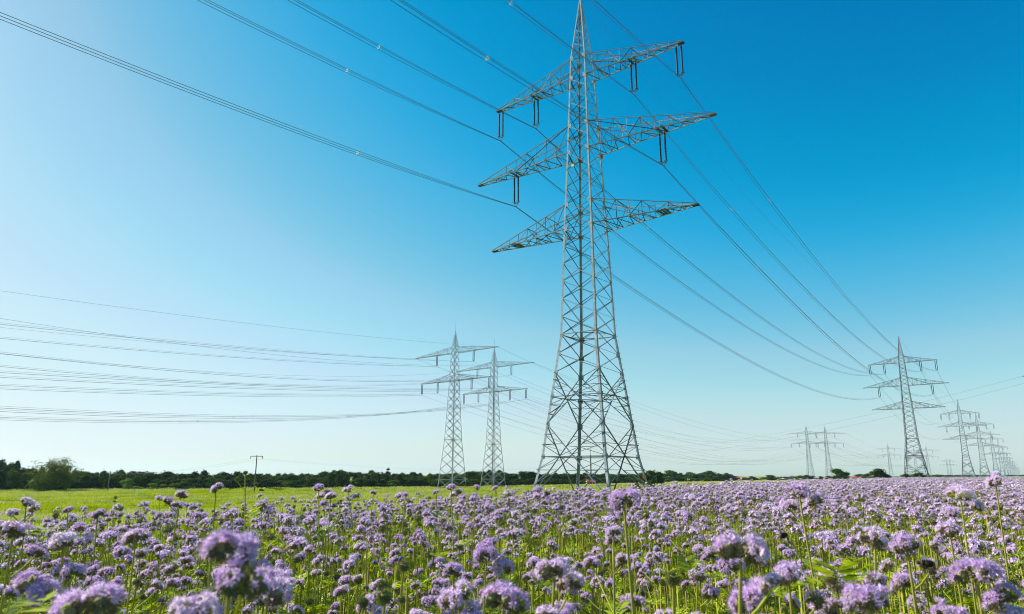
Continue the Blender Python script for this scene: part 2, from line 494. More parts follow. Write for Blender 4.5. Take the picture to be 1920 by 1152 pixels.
for loc, lab in ((NP1, 'left of two small twin-armed pylons side by side in the gap before the right-hand pylon'),
                 (NP2, 'right of two small twin-armed pylons side by side, next to the round dark tree')):
    c = copy_tree(tw); c.location = loc; c['label'] = lab
tw_me = merged(twin_parts, 'double_arm_pylon', M_STEELF)
MP = []
for px, pk, lab in ((1664.4, 836, 'tiny pale twin-armed pylon just left of the tall right-hand pylon'),
                    (1713, 840, 'tiny pale twin-armed pylon seen through the legs of the tall right-hand pylon'),
                    (1736, 839, 'tiny pale twin-armed pylon just right of the tall right-hand pylon base'),
                    (1774, 860, 'left of the two faintest twin-armed pylons low on the horizon'),
                    (1780, 861, 'right of the two faintest twin-armed pylons low on the horizon')):
    dy = F_PX * (55.9 - CH) / (890 - pk) / 1.05
    p = pt(px, pk, dy); p.z = 0; MP.append(p)
    tag(obj('double_arm_pylon', tw_me, None, p, (0, 0, AZD)), lab, 'pylon', g2)
# the pylon whose arm tip enters at the right edge
tip = pt(1917, 706, 330)
EP = Vector((tip.x, tip.y, 0)) + Vector((math.cos(-.35), math.sin(-.35), 0)) * 21.9
tag(obj('double_arm_pylon', tw_me, None, EP + Vector((0, 0, tip.z - 47.25)), (0, 0, -.35)),
    'pylon mostly outside the right edge, only one dark arm tip showing', 'pylon', g2)

# ------------------------------------------------------------------ power lines
def sagpts(P0, P1, S, n=60):
    out = []
    for i in range(n+1):
        t = i/n; p = P0.lerp(P1, t); p.z -= 4*S*t*(1-t); out.append(p)
    return out
LINE_G = 'wires strung between the pylons'
def power_line(P0, P1, S, label, nsub=3, r=.018, spacers=(), group=LINE_G, n=60):
    base = P0.copy()
    dirv = (P1 - P0); lat = Vector((dirv.y, -dirv.x, 0)).normalized()
    root = thing('power_line', base, label, 'power line', group)
    offs = [Vector((0, 0, 0))] if nsub == 1 else [lat*.2 + Vector((0, 0, -.17)), lat*-.2 + Vector((0, 0, -.17)), Vector((0, 0, .17))]
    for o_ in offs:
        mb = MB(); pts = [q - base + o_ * min(1, 8*min(i, n-i)/n + .15) for i, q in enumerate(sagpts(P0, P1, S, n))]
        mb.tube(pts, r, 5)
        obj('conductor', mb.mesh('conductor', M_WIRE, True), root)
    for t in spacers:
        p = P0.lerp(P1, t); p.z -= 4*S*t*(1-t); p -= base
        mb = MB()
        for a in range(3): mb.beam(p+offs[a], p+offs[(a+1) % 3], .05, .045)
        obj('spacer', mb.mesh('spacer', M_SPACER), root)
def Lp(base, az, a, z): return base + Avec(az)*a + Vector((0, 0, z))
PH = {'3L': (-12.5, 43.92, 'outer left top-arm string'), '3l': (-6.87, 43.92, 'inner left top-arm string'),
      '3R': (12.5, 43.97, 'outer right top-arm string'), '3r': (6.85, 43.92, 'inner right top-arm string'),
      '2l': (-9.97, 34.08, 'left middle-arm string'), '2r': (9.93, 34.2, 'right middle-arm string')}
rng = random.Random(3)
for k, (a, z, nm) in PH.items():
    P0 = Lp(T1, AZM, a, z)
    Pb = Lp(T1 - LV*240, AZM, a, z+5)
    sp = sorted([.1+rng.random()*.03, .30+rng.random()*.04, .5, .72, .9])
    power_line(P0, Pb, 9, 'triple wire from the great pylon, %s, rising overhead leftwards' % nm, 3, .02, sp)
    P1 = Lp(T[1], AZM, a, z)
    power_line(P0, P1, 8.5, 'triple wire from the great pylon, %s, sagging rightwards' % nm, 3, .024, sorted([.12, .3, .48, .66, .85]))
    P2 = Lp(T[2], AZM, a, z)
    power_line(P1, P2, 10.5, 'distant wire behind right-hand pylon, from the %s' % nm, 1, .045)
    P3 = Lp(T[3], AZM, a, z)
    power_line(P2, P3, 5, 'hazy far wire after first hazy-row pylon, %s' % nm, 1, .05, n=30)
power_line(T1 + Vector((0, 0, 59.8)), T1 - LV*240 + Vector((0, 0, 63)), 6, 'single thin earth wire leaving the tip of the great pylon over the top edge', 1, .013)
power_line(T1 + Vector((0, 0, 59.8)), T[1] + Vector((0, 0, 59.8)), 6.5, 'single thin earth wire from the great pylon tip down to the right-hand pylon tip', 1, .013)
power_line(T[1] + Vector((0, 0, 59.8)), T[2] + Vector((0, 0, 59.8)), 6.5, 'single thin earth wire behind the tip of the right-hand pylon', 1, .03)
PH2 = [(-18.1, 32.1, 'lower arm left tip'), (-9, 32.1, 'lower arm inner left'), (9, 32.1, 'lower arm inner right'), (18.1, 32.1, 'lower arm right tip'),
       (-9.8, 42.9, 'upper arm left string'), (9.8, 42.9, 'upper arm right string'), (-21.8, 47.2, 'upper arm left end earth wire'), (21.8, 47.2, 'upper arm right end earth wire')]
def rotv(v, deg):
    a = R(deg); return Vector((v.x*math.cos(a)-v.y*math.sin(a), v.x*math.sin(a)+v.y*math.cos(a), 0))
for (b, nb, nm, D, S, dz, th, S2) in ((LP1, NP1, 'left of overlapping pylons', 380, 8, -10, -3, 23), (LP2, NP2, 'right of overlapping pylons', 460, 22, 5, 6, 20)):
    ln = (nb - b).normalized()
    bk = b - rotv(ln, th) * D
    for a, z, pn in PH2:
        P0 = Lp(b, AZD, a, z); earth = z > 45
        nsub, r_ = (1, .022) if earth else (3, .018)
        power_line(P0, Lp(bk, AZD, a, z+dz), S, 'wire from %s, %s, to left edge' % (nm, pn), nsub, r_, () if earth else (.12, .3, .5, .68))
        power_line(P0, Lp(nb, AZD, a, z), S2 * (.85 if earth else 1), 'wire from %s, %s, sagging rightwards' % (nm, pn), 1, .032)
for b, nb, nm in ((NP1, MP[0], 'left side-by-side pylon'), (NP2, MP[2], 'right side-by-side pylon')):
    for a, z, pn in PH2:
        power_line(Lp(b, AZD, a, z), Lp(nb, AZD, a, z), 17, 'hair-thin wire right of %s, %s' % (nm, pn), 1, .05, n=40)
# the line crossing the sky from the right edge
e0 = Vector((tip.x, tip.y, tip.z))
for k, (py, dz) in enumerate(((826, 0), (838, -3.0))):
    power_line(e0 + Vector((1.5*k, 0, dz)), pt(1150, py + 12, 900), 12, ('upper' if k == 0 else 'lower') + ' of the two faint wires entering at the right edge and crossing behind the pylons', 1, .04)

# ------------------------------------------------------------------ wooden poles
def t_pole(px, top, Y, label, arm=2.4, tilt=0):
    p = pt(px, top, Y); g = gz(p.x, p.y); h = p.z - g
    root = thing('utility_pole', (p.x, p.y, g), label, 'utility pole', 'wooden utility poles in the meadow')
    mb = MB(); mb.tube([(0, 0, -.3), (tilt*h, 0, h)], [.19, .13], 8); obj('pole', mb.mesh('pole', M_WOOD, True), root)
    mb = MB(); mb.beam((tilt*h-arm/1, 0, h-.25), (tilt*h+arm/1, 0, h-.25), .16, .16); obj('crossarm', mb.mesh('crossarm', M_WOOD), root)
    for x in (-arm*.93, -arm*.0, arm*.93):
        if x == 0: continue
        mb = MB(); mb.tube([(tilt*h+x, 0, h-.3), (tilt*h+x, 0, h-.9)], [.06, .09], 6); obj('insulator', mb.mesh('insulator', M_PLATE), root)
    return Vector((p.x+tilt*h, p.y, g+h-.9)), arm*.93
pA, aA = t_pole(483, 854, 190, 'tall T-shaped wooden utility pole standing alone in the green meadow', 1.7, -.02)
pB, aB = t_pole(207, 884, 215, 'shorter wooden utility pole against the dark trees right of the pale tree', 1.4)
for s, nm in ((-1, 'left'), (1, 'right')):
    power_line(pA + Vector((s*aA, 0, 0)), pB + Vector((s*aB, 0, 0)), 1.0, 'thin wire on the %s arm between the two wooden poles' % nm, 1, .012, (), 'thin wires of the wooden poles', 30)
    power_line(pA + Vector((s*aA, 0, 0)), pt(1083, 872, 420) + Vector((s*.5, 0, 0)), 3.0, 'thin wire on the %s arm running right over the treetops' % nm, 1, .007, (), 'thin wires of the wooden poles', 40)
# slim mast and house behind the great pylon
p = pt(1107, 841, 430); g = gz(p.x, p.y)
root = thing('radio_mast', (p.x, p.y, g), 'slim dark mast seen between the legs of the great pylon', 'mast')
mb = MB(); mb.tube([(0, 0, 0), (0, 0, p.z-g-4)], [.45, .4], 6); obj('pole', mb.mesh('pole', M_PLATE), root)
mb = MB(); mb.tube([(0, 0, p.z-g-4.01), (0, 0, p.z-g)], [.12, .1], 5); obj('antenna', mb.mesh('antenna', M_PLATE), root)
M_WALL = mat('white render', (.62, .60, .56), .8, 0, (.5, .48, .44), .6)
M_ROOF = mat('red roof tiles', (.38, .09, .05), .8, 0, (.26, .06, .035), 1.2)
M_GREY = mat('grey roof', (.32, .32, .33), .7)
M_GLASS = mat('window glass', (.03, .04, .05), .1, spec=.6)
def house(px, top, Y, w_, label, roofm=M_ROOF, d=8, rz=0):
    p = pt(px, top, Y); g = gz(p.x, p.y); h = p.z - g; hw = h*.62
    root = thing('house', (p.x, p.y, g), label, 'house', 'houses on the far edge of the fields', rz)
    mb = MB(); mb.box((0, 0, hw/2-.5), w_, d, hw+1)
    mb.tri((-w_/2, -d/2, hw), (-w_/2, d/2, hw), (-w_/2, 0, h)); mb.tri((w_/2, -d/2, hw), (w_/2, 0, h), (w_/2, d/2, hw))
    obj('wall', mb.mesh('wall', M_WALL), root)
    mb = MB()
    for s in (-1, 1):
        a, b = Vector((-w_/2-.4, s*(d/2+.4), hw-.2)), Vector((w_/2+.4, s*(d/2+.4), hw-.2))
        c_, e = Vector((w_/2+.4, 0, h+.1)), Vector((-w_/2-.4, 0, h+.1))
        mb.quad(a, b, c_, e); dd = Vector((0, 0, .25)); mb.quad(a+dd, b+dd, c_+dd, e+dd); mb.quad(a, b, b+dd, a+dd)
    rf = obj('roof', mb.mesh('roof', roofm), root)
    cm = MB(); cm.box((w_*.2, .8, h+.2), .8, .8, 1.6); obj('chimney', cm.mesh('chimney', M_ROOF), rf)
    for k in range(3):
        wm = MB(); x = -w_*.32 + k*w_*.32
        wm.box((x, -d/2-.04, hw*.55), 1.1, .08, 1.3); obj('window', wm.mesh('window', M_GLASS), root)
house(1107, 900, 400, 4.5, 'small house with orange-red roof seen between the legs of the great pylon')
house(1362, 894.5, 760, 8, 'small white house left of the round far trees', M_GREY)
house(1379, 894.5, 780, 12, 'small house with reddish roof beside the leftmost white far house')
house(1480, 893, 800, 16, 'small pale house between two round trees, left of the small pylon pair', M_GREY)
house(1522, 894.5, 800, 14, 'small pale house near the foot of the left small pylon', M_GREY)
house(1603, 894.5, 640, 10, 'small house with red roof between the two dark round trees on the right')

# ------------------------------------------------------------------ trees
M_LEAF = {}
for nm, a, b in (('dark', (.006, .016, .001), (.055, .10, .004)), ('mid', (.018, .045, .004), (.10, .16, .012)), ('pale', (.06, .09, .008), (.20, .23, .02)), ('bright', (.09, .18, .012), (.20, .30, .02))):
    M_LEAF[nm] = mat('foliage ' + nm, a, .7, 0, b, island=True, transl=.14, spec=.02)
def crown_mb(seed, n, w, h, z0, leaf, lobes=9, core=True, thin=False):
    """crown filling a box w wide, z0..h high, out of leaf clumps spread over uneven lobes"""
    r = random.Random(seed); mb = MB(); L = []
    for k in range(lobes):
        a = r.uniform(0, 2*math.pi); q = r.random()**.6
        zc = z0 + (h-z0) * r.uniform(.10, .86)
        env = math.sin(math.pi * min(1, max(.12, (zc-z0)/(h-z0)*.72+.12)))
        rad = w/2 * (.30 + .22*r.random())
        x, y = math.cos(a)*q*w*.36*env, math.sin(a)*q*w*.36*env
        L.append((Vector((x, y, min(zc, h-rad*.7))), rad))
    if core:
        st = random.getstate(); random.seed(seed)
        for c, rad in L: mb.blob(c, rad*.66, 1, 0, .22, (1, 1, .85))
        random.setstate(st)
    for i in range(n):
        c, rad = L[r.randrange(len(L))]
        v = Vector((r.gauss(0, 1), r.gauss(0, 1), r.gauss(0, 1))).normalized()
        p = c + Vector((v.x*rad, v.y*rad, v.z*rad*.8)) * r.uniform(.62 if not thin else .2, 1.12)
        if p.z < z0*.6: continue
        d = Vector((r.gauss(0, 1), r.gauss(0, 1), r.gauss(0, 1))).normalized(); e = d.orthogonal().normalized()
        s1 = leaf * r.uniform(.6, 1.3); s2 = s1 * r.uniform(.4, .8); f = d.cross(e)
        mb.quad(p - e*s1, p + f*s2, p + e*s1, p - f*s2)
    return mb
def trunk_mb(seed, h, w, rad, nb=7):
    r = random.Random(seed); mb = MB()
    mb.tube([(0, 0, -.5), (0.1, 0, h*.3), (-.1, .1, h*.6), (.05, 0, h*.88)], [rad, rad*.75, rad*.5, rad*.12], 7)
    for k in range(nb):
        z = h*r.uniform(.22, .7); a = r.uniform(0, 6.28); l = w*.42*r.uniform(.6, 1)
        p0 = Vector((0, 0, z)); p2 = p0 + Vector((math.cos(a)*l, math.sin(a)*l, h*r.uniform(.1, .3))); p1 = p0.lerp(p2, .5) - Vector((0, 0, h*.03))
        mb.tube([p0, p1, p2], [rad*.4, rad*.25, rad*.06], 5)
    return mb
# prototypes are 10 m wide and 10 m tall; copies share their meshes and are scaled
TP = []
for k, (key, n, lobes, z0, leaf) in enumerate((('dark', 2000, 15, .1, .34), ('dark', 2000, 13, .1, .36), ('mid', 2000, 14, .2, .34), ('dark', 1900, 16, .2, .32), ('mid', 1500, 8, .5, .36), ('bright', 1500, 9, .3, .34))):
    TP.append((crown_mb(40+k, n, 10, 10, z0, leaf, lobes).mesh('crown', M_LEAF[key]), trunk_mb(60+k, 10, 10, .28).mesh('trunk', M_BARK, True)))
slim = (crown_mb(91, 900, 4.5, 10, 1.8, .22, 13, False, True).mesh('crown', M_LEAF['mid']), trunk_mb(92, 10, 3.5, .15, 10).mesh('trunk', M_BARK, True))
def tree(px, top, wpx, Y, kind, label, group, cat='tree', name='broadleaf_tree', proto=None):
    p = pt(px, top, Y); g = gz(p.x, p.y); h = max(1, p.z - g); w_ = wpx / F_PX * Y
    P = proto or TP[kind]
    root = thing(name, (p.x, p.y, g), label, cat, group, random.uniform(0, 6.28))
    k = 10 if proto is None else 4.5
    obj('crown', P[0], root, scale=(w_/k, w_/k, h/10)); obj('trunk', P[1], root, scale=(min(w_/k, h/8), min(w_/k, h/8), h/10))
    return root
rt = random.Random(11)
tops = [(0, 869), (30, 873), (45, 880), (90, 884), (150, 886), (230, 889), (258, 884), (275, 893), (300, 890), (350, 891), (430, 889), (480, 894), (500, 897), (550, 893), (580, 897), (600, 894), (620, 887), (640, 888), (665, 891), (690, 890), (735, 892), (750, 889), (800, 896), (850, 893), (895, 888), (950, 889), (1000, 891), (1060, 894), (1110, 893), (1170, 892), (1230, 892), (1260, 890), (1285, 893), (1320, 892), (1335, 889), (1360, 899)]
def topy(x):
    for (a, b), (c, d) in zip(tops, tops[1:]):
        if x <= c: return b + (d-b)*(x-a)/(c-a)
    return 899
def depth(x):
    pts = [(-60, 235), (300, 260), (850, 330), (1100, 430), (1300, 610), (1600, 720)]
    for (a, b), (c, d) in zip(pts, pts[1:]):
        if x <= c: return b + (d-b)*(x-a)/(c-a)
    return 720
SEG = [(60, 'dark green tree of the wood at the far left edge'), (205, 'dark green tree of the wood behind the big pale tree'), (330, 'dark green tree of the wood edge right of the short utility pole'),
       (470, 'dark green tree of the wood edge left of the T-shaped pole'), (600, 'dark green tree of the wood edge right of the T-shaped pole'),
       (820, 'dark green tree of the wood edge left of the overlapping pylons'), (1010, 'dark green tree of the wood behind the overlapping pylons'),
       (1210, 'dark green tree of the wood seen through the great pylon legs'), (2000, 'dark green tree of the thinning wood just right of the great pylon')]
x = -50
while x < 1365:
    w_ = rt.uniform(34, 58) * (1 if x < 900 else .78)
    lab = [l for e, l in SEG if x < e][0]
    tree(x, min(888.5, topy(x) - 3 + rt.uniform(-6, 3)), w_, depth(x) * rt.uniform(1.0, 1.06), rt.choice([0, 1, 3, 0, 1, 2] if x < 500 else [0, 1, 2, 3, 4]), lab, 'trees of the dark wood edge')
    tree(x + w_*.3, topy(x) + rt.uniform(3, 7), w_*.8, depth(x) * rt.uniform(.93, .97), rt.choice([0, 3, 1, 2]), lab, 'trees of the dark wood edge')
    for q in (0, .28):
        wb = rt.uniform(16, 30)
        tree(x + w_*q + rt.uniform(-5, 5), min(887.5, topy(x) - 1 + rt.uniform(-8, 3)), wb, depth(x) * rt.uniform(1.09, 1.16), rt.choice([0, 1, 2, 3]), lab, 'trees of the dark wood edge')
    x += w_ * .50
# individual trees
t = thing('pale_tree', (0, 0, 0), 'big pale olive-green tree with thin airy top standing before the dark wood', 'tree')
p = pt(108, 855, 205); g = gz(p.x, p.y); h = p.z - g; t.location = (p.x, p.y, g)
cm = crown_mb(5, 5200, 15, h*.84, 1.2, .24, 15, False, True)
cm.add(crown_mb(6, 700, 8.5, h, h*.55, .17, 7, False, True))
cm.add(crown_mb(9, 1500, 13, h*.55, .5, .26, 9, True))
obj('crown', cm.mesh('crown', M_LEAF['pale']), t); obj('trunk', trunk_mb(8, h, 10, .32, 16).mesh('trunk', M_BARK, True), t)
tree(240, 896, 34, 228, 5, 'lighter green rounded tree just right of the short utility pole', 'lighter trees before the wood')
tree(262, 911, 26, 222, 5, 'low light-green bush beside the lighter rounded tree', None, 'bush', 'bush')
tree(295, 905, 34, 224, 5, 'bright yellow-green bushy tree below the dark wood, middle of the left half', 'lighter trees before the wood')
tree(340, 903, 48, 226, 2, 'mid-green bushy tree right of the bright yellow-green one', 'lighter trees before the wood')
tree(366, 912, 18, 222, 4, 'small dark green bush at the right foot of the mid-green bushy tree', None, 'bush', 'bush')
tree(545, 900, 44, 240, 2, 'olive-green round tree before the wood, right of the T-shaped pole', 'lighter trees before the wood')
tree(720, 907, 30, 300, 5, 'light green bushy tree low in the wood edge left of the overlapping pylons', 'lighter trees before the wood')
for xx, tp in ((492, 886), (580, 889), (673, 884), (687, 889), (698, 884), (706, 886), (717, 883), (724, 886), (731, 884), (810, 888), (806, 889), (536, 888), (612, 890)):
    lab = 'thin wispy tree rising above the wood between T-shaped pole and overlapping pylons' if xx < 600 else 'thin wispy tree in the loose row of wispy crowns left of the overlapping pylons' if xx < 760 else 'thin wispy tree just left of the foot of the overlapping pylons'
    tree(xx, tp, 9, 300, 0, lab, 'wispy trees above the wood', proto=slim)
tree(622, 885, 16, 262, 3, 'narrow dark tree standing higher than the wood, left one of two peaks', 'taller trees in the wood')
tree(641, 886, 26, 268, 0, 'broad dark tree peak just right of the narrow dark one', 'taller trees in the wood')
tree(748, 889, 26, 290, 0, 'dark tree peak right of the row of wispy crowns', 'taller trees in the wood')
tree(1212, 877, 40, 300, 1, 'large dark tree directly behind the right leg of the great pylon', None)
tree(1236, 884, 22, 305, 3, 'smaller dark tree touching the right side of the large tree behind the pylon leg', None)
for xx, tp, wd, Y, kk, lab in ((1350, 890, 22, 640, 2, 'small round tree right of the end of the dark wood'),
        (1409, 893, 18, 650, 0, 'small dark round tree left of the middle of the far field edge'),
        (1443, 890, 30, 600, 2, 'round mid-green tree between the small dark round tree and the small pylon pair'),
        (1506, 890, 24, 600, 2, 'round grey-green tree right beside the foot of the left small pylon'),
        (1538, 893, 14, 600, 0, 'small dark tree between the feet of the side-by-side pylons'),
        (1576, 875, 40, 470, 1, 'round dark tree right of the side-by-side pylons'),
        (1620, 887, 32, 520, 2, 'soft grey-green tree between the two dark round trees'),
        (1648, 875, 36, 460, 1, 'dense dark round tree left of the tall right-hand pylon'),
        (1662, 889, 20, 462, 0, 'low dark tree at the right foot of the dense dark round tree'),
        (1760, 890, 22, 900, 2, 'low bush on the horizon right of the tall right-hand pylon')):
    tree(xx, tp, wd, Y, kk, lab, None)
for xx in range(1370, 1600, 15):
    tree(xx + rt.uniform(-4, 4), rt.uniform(892, 897.5), rt.uniform(16, 30), rt.uniform(720, 760), rt.choice([0, 2, 4]), 'low far tree in the broken line along the field edge beside the side-by-side pylons', 'low far trees')
for xx in range(1690, 1960, 14):
    tree(xx + rt.uniform(-4, 4), rt.uniform(889.5, 890.5), rt.uniform(14, 24), rt.uniform(1500, 1700), 2, 'flat hazy tree of the horizon line behind the hazy pylon row', 'hazy horizon trees')
for xx, tp, wd, Y, lab in ((489, 917, 16, 188, 'small low bush at the foot of the T-shaped pole'), (865, 908, 40, 262, 'scrubby bush at the foot of the left overlapping pylon'),
                           (938, 909, 36, 296, 'scrubby bush at the foot of the right overlapping pylon'), (1218, 900, 26, 82, 'leafy green scrub at the right leg of the great pylon'),
                           (1196, 906, 16, 80, 'small scrub just inside the right leg of the great pylon'), (1700, 889, 22, 288, 'green scrub at the left foot of the tall right-hand pylon'), (1722, 886.5, 26, 286, 'green scrub at the right foot of the tall right-hand pylon')):
    tree(xx, tp, wd, Y, 4, lab, None, 'bush', 'bush')

# ------------------------------------------------------------------ phacelia plants
M_PETAL = mat('lilac petals', (.54, .31, .66), .6, 0, (.99, .91, .96), island=True, objrand=True, transl=.35, spec=.2)
M_STAMEN = mat('violet stamens', (.44, .24, .62), .6, 0, (.86, .68, .90), island=True, transl=.2)
M_CALYX = mat('hairy calyx', (.17, .19, .06), .8, 0, (.34, .24, .17), island=True, objrand=True, transl=.15)
M_BUD = mat('green buds', (.24, .28, .06), .8, 0, (.42, .37, .17), island=True, objrand=True, transl=.15)
M_STEM = mat('stems', (.46, .52, .02), .6, 0, (.26, .20, .07), island=True, transl=.3)
M_FERN = mat('fern leaves', (.09, .17, .005), .6, 0, (.52, .60, .015), island=True, transl=.4)
HM = [M_PETAL, M_STAMEN, M_CALYX, M_BUD, M_STEM, M_FERN]
def rv(r):
    return Vector((r.gauss(0, 1), r.gauss(0, 1), r.gauss(0, 1))).normalized()
def floret(mb, p, n, s, r, lod):
    n = n.normalized(); e = n.orthogonal().normalized(); f = n.cross(e); a0 = r.uniform(0, 6.28)
    if lod == 0:
        for k in range(5):
            a = a0 + k*1.2566; b = a + .62; c = a - .62
            ra = e*math.cos(a) + f*math.sin(a); rb = e*math.cos(b) + f*math.sin(b); rc = e*math.cos(c) + f*math.sin(c)
            t0 = p + ra*s*.12; 
            m1 = p + rb*s*.48 + n*s*.5; m2 = p + rc*s*.48 + n*s*.5; tp = p + ra*s*.98 + n*s*.62
            mb.quad(t0, m2, tp, m1, 0)
            if k % 5 != 4 or True:
                q = p + ra*s*.2 + n*s*.3; q2 = p + ra*s*r.uniform(.5, .8) + n*s*r.uniform(1.4, 2.1); w_ = f*s*.055
                mb.tri(q - w_, q + w_, q2, 1)
    elif lod == 1:
        c_ = p + n*s*.2
        for k in range(5):
            a = a0 + k*1.2566
            ra = e*math.cos(a) + f*math.sin(a); rb = e*math.cos(a+.6) + f*math.sin(a+.6); rc = e*math.cos(a-.6) + f*math.sin(a-.6)
            mb.quad(c_, p + rc*s*.6 + n*s*.5, p + ra*s*1.05 + n*s*.6, p + rb*s*.6 + n*s*.5, 0)
        for k in range(3):
            a = r.uniform(0, 6.28); ra = e*math.cos(a) + f*math.sin(a)
            mb.tri(p + ra*s*.1, p + ra*s*.28, p + ra*s*.6 + n*s*2.2, 1)
    else:
        mb.quad(p - e*s, p + f*s*.9 + n*s*.3, p + e*s, p - f*s*.9 + n*s*.4, 0)
def spike(mb, p, n, l, w_, mi):
    e = n.orthogonal().normalized()*w_; f = n.cross(e)
    mb.tri(p - e, p + e, p + n*l, mi); mb.tri(p - f, p + f, p + n*l, mi)
def head_mb(seed, rad, bloom, lod):
    """several coiled cymes rising from one point; bloom 1: open florets along their outer side, .5: half open; 0: bristly bud ball"""
    r = random.Random(seed); mb = MB()
    NF = (84, 38, 14)[lod]; NS = (240, 64, 9)[lod]; s = (.0060, .0078, .012)[lod] * rad / .026
    st = random.getstate(); random.seed(seed)
    if bloom <= .2: mb.blob((0, 0, 0), rad*(.42 if lod < 2 else .5), 1 if lod < 2 else 0, 3, .25, (1, 1, .8))
    nc = r.choice((3, 4, 5)); a0 = r.uniform(0, 6.28); coils = []
    for k in range(nc):
        a = a0 + k*6.283/nc + r.uniform(-.35, .35); d = Vector((math.cos(a), math.sin(a), 0)); cr_ = rad*r.uniform(.38, .58)
        c = d*rad*r.uniform(.38, .62) + Vector((0, 0, rad*r.uniform(-.05, .38)))
        coils.append((c, d, cr_, r.uniform(-.3, .2)))
        if bloom > .2: mb.blob(c, cr_*.5, 1 if lod == 0 else 0, 2, .3, (1, 1, 1))
    random.setstate(st)
    def on(coil, t, sp):           # t runs over the coil's back, sp to its sides
        c, d, cr_, tw = coil; e = d.cross(Vector((0, 0, 1)))
        n = (d*math.cos(t) + Vector((0, 0, 1))*math.sin(t) + e*(sp + tw*.5)).normalized()
        return c + n*cr_, n
    if bloom > .2:
        for k in range(int(NF*bloom)):
            p, n = on(coils[k % nc], r.uniform(-.35, 2.6 if bloom > .8 else 1.7), r.uniform(-.9, .9))
            p += rv(r)*rad*.07
            floret(mb, p, (n + rv(r)*.4).normalized(), s*r.uniform(.75, 1.2), r, lod)
    for k in range(NS):
        if bloom > .2:
            if r.random() < .65: p, n = on(coils[k % nc], r.uniform(-2.3, -.2), r.uniform(-1, 1))
            else: p, n = on(coils[k % nc], r.uniform(2.2, 3.6) if bloom > .8 else r.uniform(1.4, 3.6), r.uniform(-.9, .9))
            spike(mb, p - n*rad*.2, (n + rv(r)*.35).normalized(), rad*r.uniform(.25, .42), rad*(.06, .10, .22)[lod], 2)
        else:
            v = rv(r); p = Vector((v.x, v.y, v.z*.85)) * rad * .4
            spike(mb, p, (v + rv(r)*.3).normalized(), rad*r.uniform(.35, .6), rad*(.06, .12, .3)[lod], 3 if r.random() < .65 else 2)
    return mb
def leaf_mb(mb, base, d, L, r, lod, mi=5):
    d = d.normalized(); sidev = d.cross(Vector((0, 0, 1))).normalized(); up = sidev.cross(d)
    n = (9, 5, 2)[lod]; droop = r.uniform(.1, .5)
    P = lambda t: base + d*L*t + Vector((0, 0, -droop*L*t*t + .15*L*t))
    mb.quad(P(0) - sidev*.0012, P(0) + sidev*.0012, P(1) + sidev*.0006, P(1) - sidev*.0006, mi)
    for k in range(n):
        t = .18 + .78*k/n; c = P(t); l = L*.34*math.sin(math.pi*min(1, .25+t*.75))
        for s in (-1, 1):
            dd = (sidev*s + d*.55 + up*r.uniform(-.15, .25)).normalized(); w_ = d*l*(.16, .22, .5)[lod]
            e = c + dd*l
            mb.quad(c, c + dd*l*.5 - w_, e, c + dd*l*.5 + w_, mi)
def stem_pts(top, bot, r, bend=.03, n=6):
    out = []; bx, by = r.uniform(-bend, bend), r.uniform(-bend, bend)
    for i in range(n+1):
        t = i/n; q = Vector(top).lerp(Vector(bot), t); s_ = math.sin(math.pi*t); out.append(q + Vector((bx*s_, by*s_, 0)))
    return out
def plant_parts(seed, nheads, bloom, lod, length=1.25, tall=False, leafy=True):
    """origin at the top head, everything hangs down from it: (stem MB, leaves MB, [(head seed, pos, rad, bloom)])"""
    r = random.Random(seed); st = MB(); lf = MB(); hd = []
    rs = .0024 if not tall else .0028
    k5 = (6, 4, 3)[lod]
    dx, dy = r.uniform(-.09, .09), r.uniform(-.09, .09)
    main_ = stem_pts((0, 0, -.008), (dx, dy, -length), r, .03, (8, 5, 3)[lod])
    st.tube(main_, [rs*(.8 + .7*i/len(main_)) for i in range(len(main_))], k5, 0, False)
    at = lambda t: main_[min(len(main_)-1, int(t*(len(main_)-1)))]
    hd.append((Vector((0, 0, 0)), r.uniform(.021, .028), bloom))
    for k in range(nheads - 1):
        close = k < 2 and r.random() < .75
        z = -r.uniform(.03, .06) if close else -r.uniform(.06, .26)
        a = r.uniform(0, 6.28); rr = r.uniform(.03, .045) if close else r.uniform(.05, .11)
        bt = -z/length + .05
        p0 = Vector((dx*bt, dy*bt, z - rr*.8)); p2 = Vector((dx*-z/length + math.cos(a)*rr, dy*-z/length + math.sin(a)*rr, z + r.uniform(0, .015)))
        st.tube([p0, p0.lerp(p2, .55) + Vector((0, 0, -.006)), p2 - Vector((0, 0, .006))], rs*.6, k5 if lod < 2 else 3, 0, False)
        hd.append((p2, r.uniform(.011, .024), bloom if r.random() < .75 else r.choice([0, .5, .5, .5])))
    nl = (13, 8, 3)[lod] if leafy else (6, 4, 2)[lod]
    for k in range(nl):
        t = r.uniform(.10 if not tall else .2, .75); q = at(t) if lod == 0 else main_[0].lerp(main_[-1], t)
        a = r.uniform(0, 6.28)
        leaf_mb(lf, q, Vector((math.cos(a), math.sin(a), r.uniform(0, .7))), r.uniform(.06, .13), r, lod)
    return st, lf, hd
def plant_merged(seed, nheads, bloom, lod, **kw):
    st, lf, hd = plant_parts(seed, nheads, bloom, lod, **kw)
    mb = MB()
    st.m = [4]*len(st.f); mb.add(st); mb.add(lf)
    for i, (p, rad, b) in enumerate(hd):
        mb.add(head_mb(seed*17+i, rad*(1, 1.12, 1.3)[lod], b, lod), Matrix.Translation(p))
    return mb

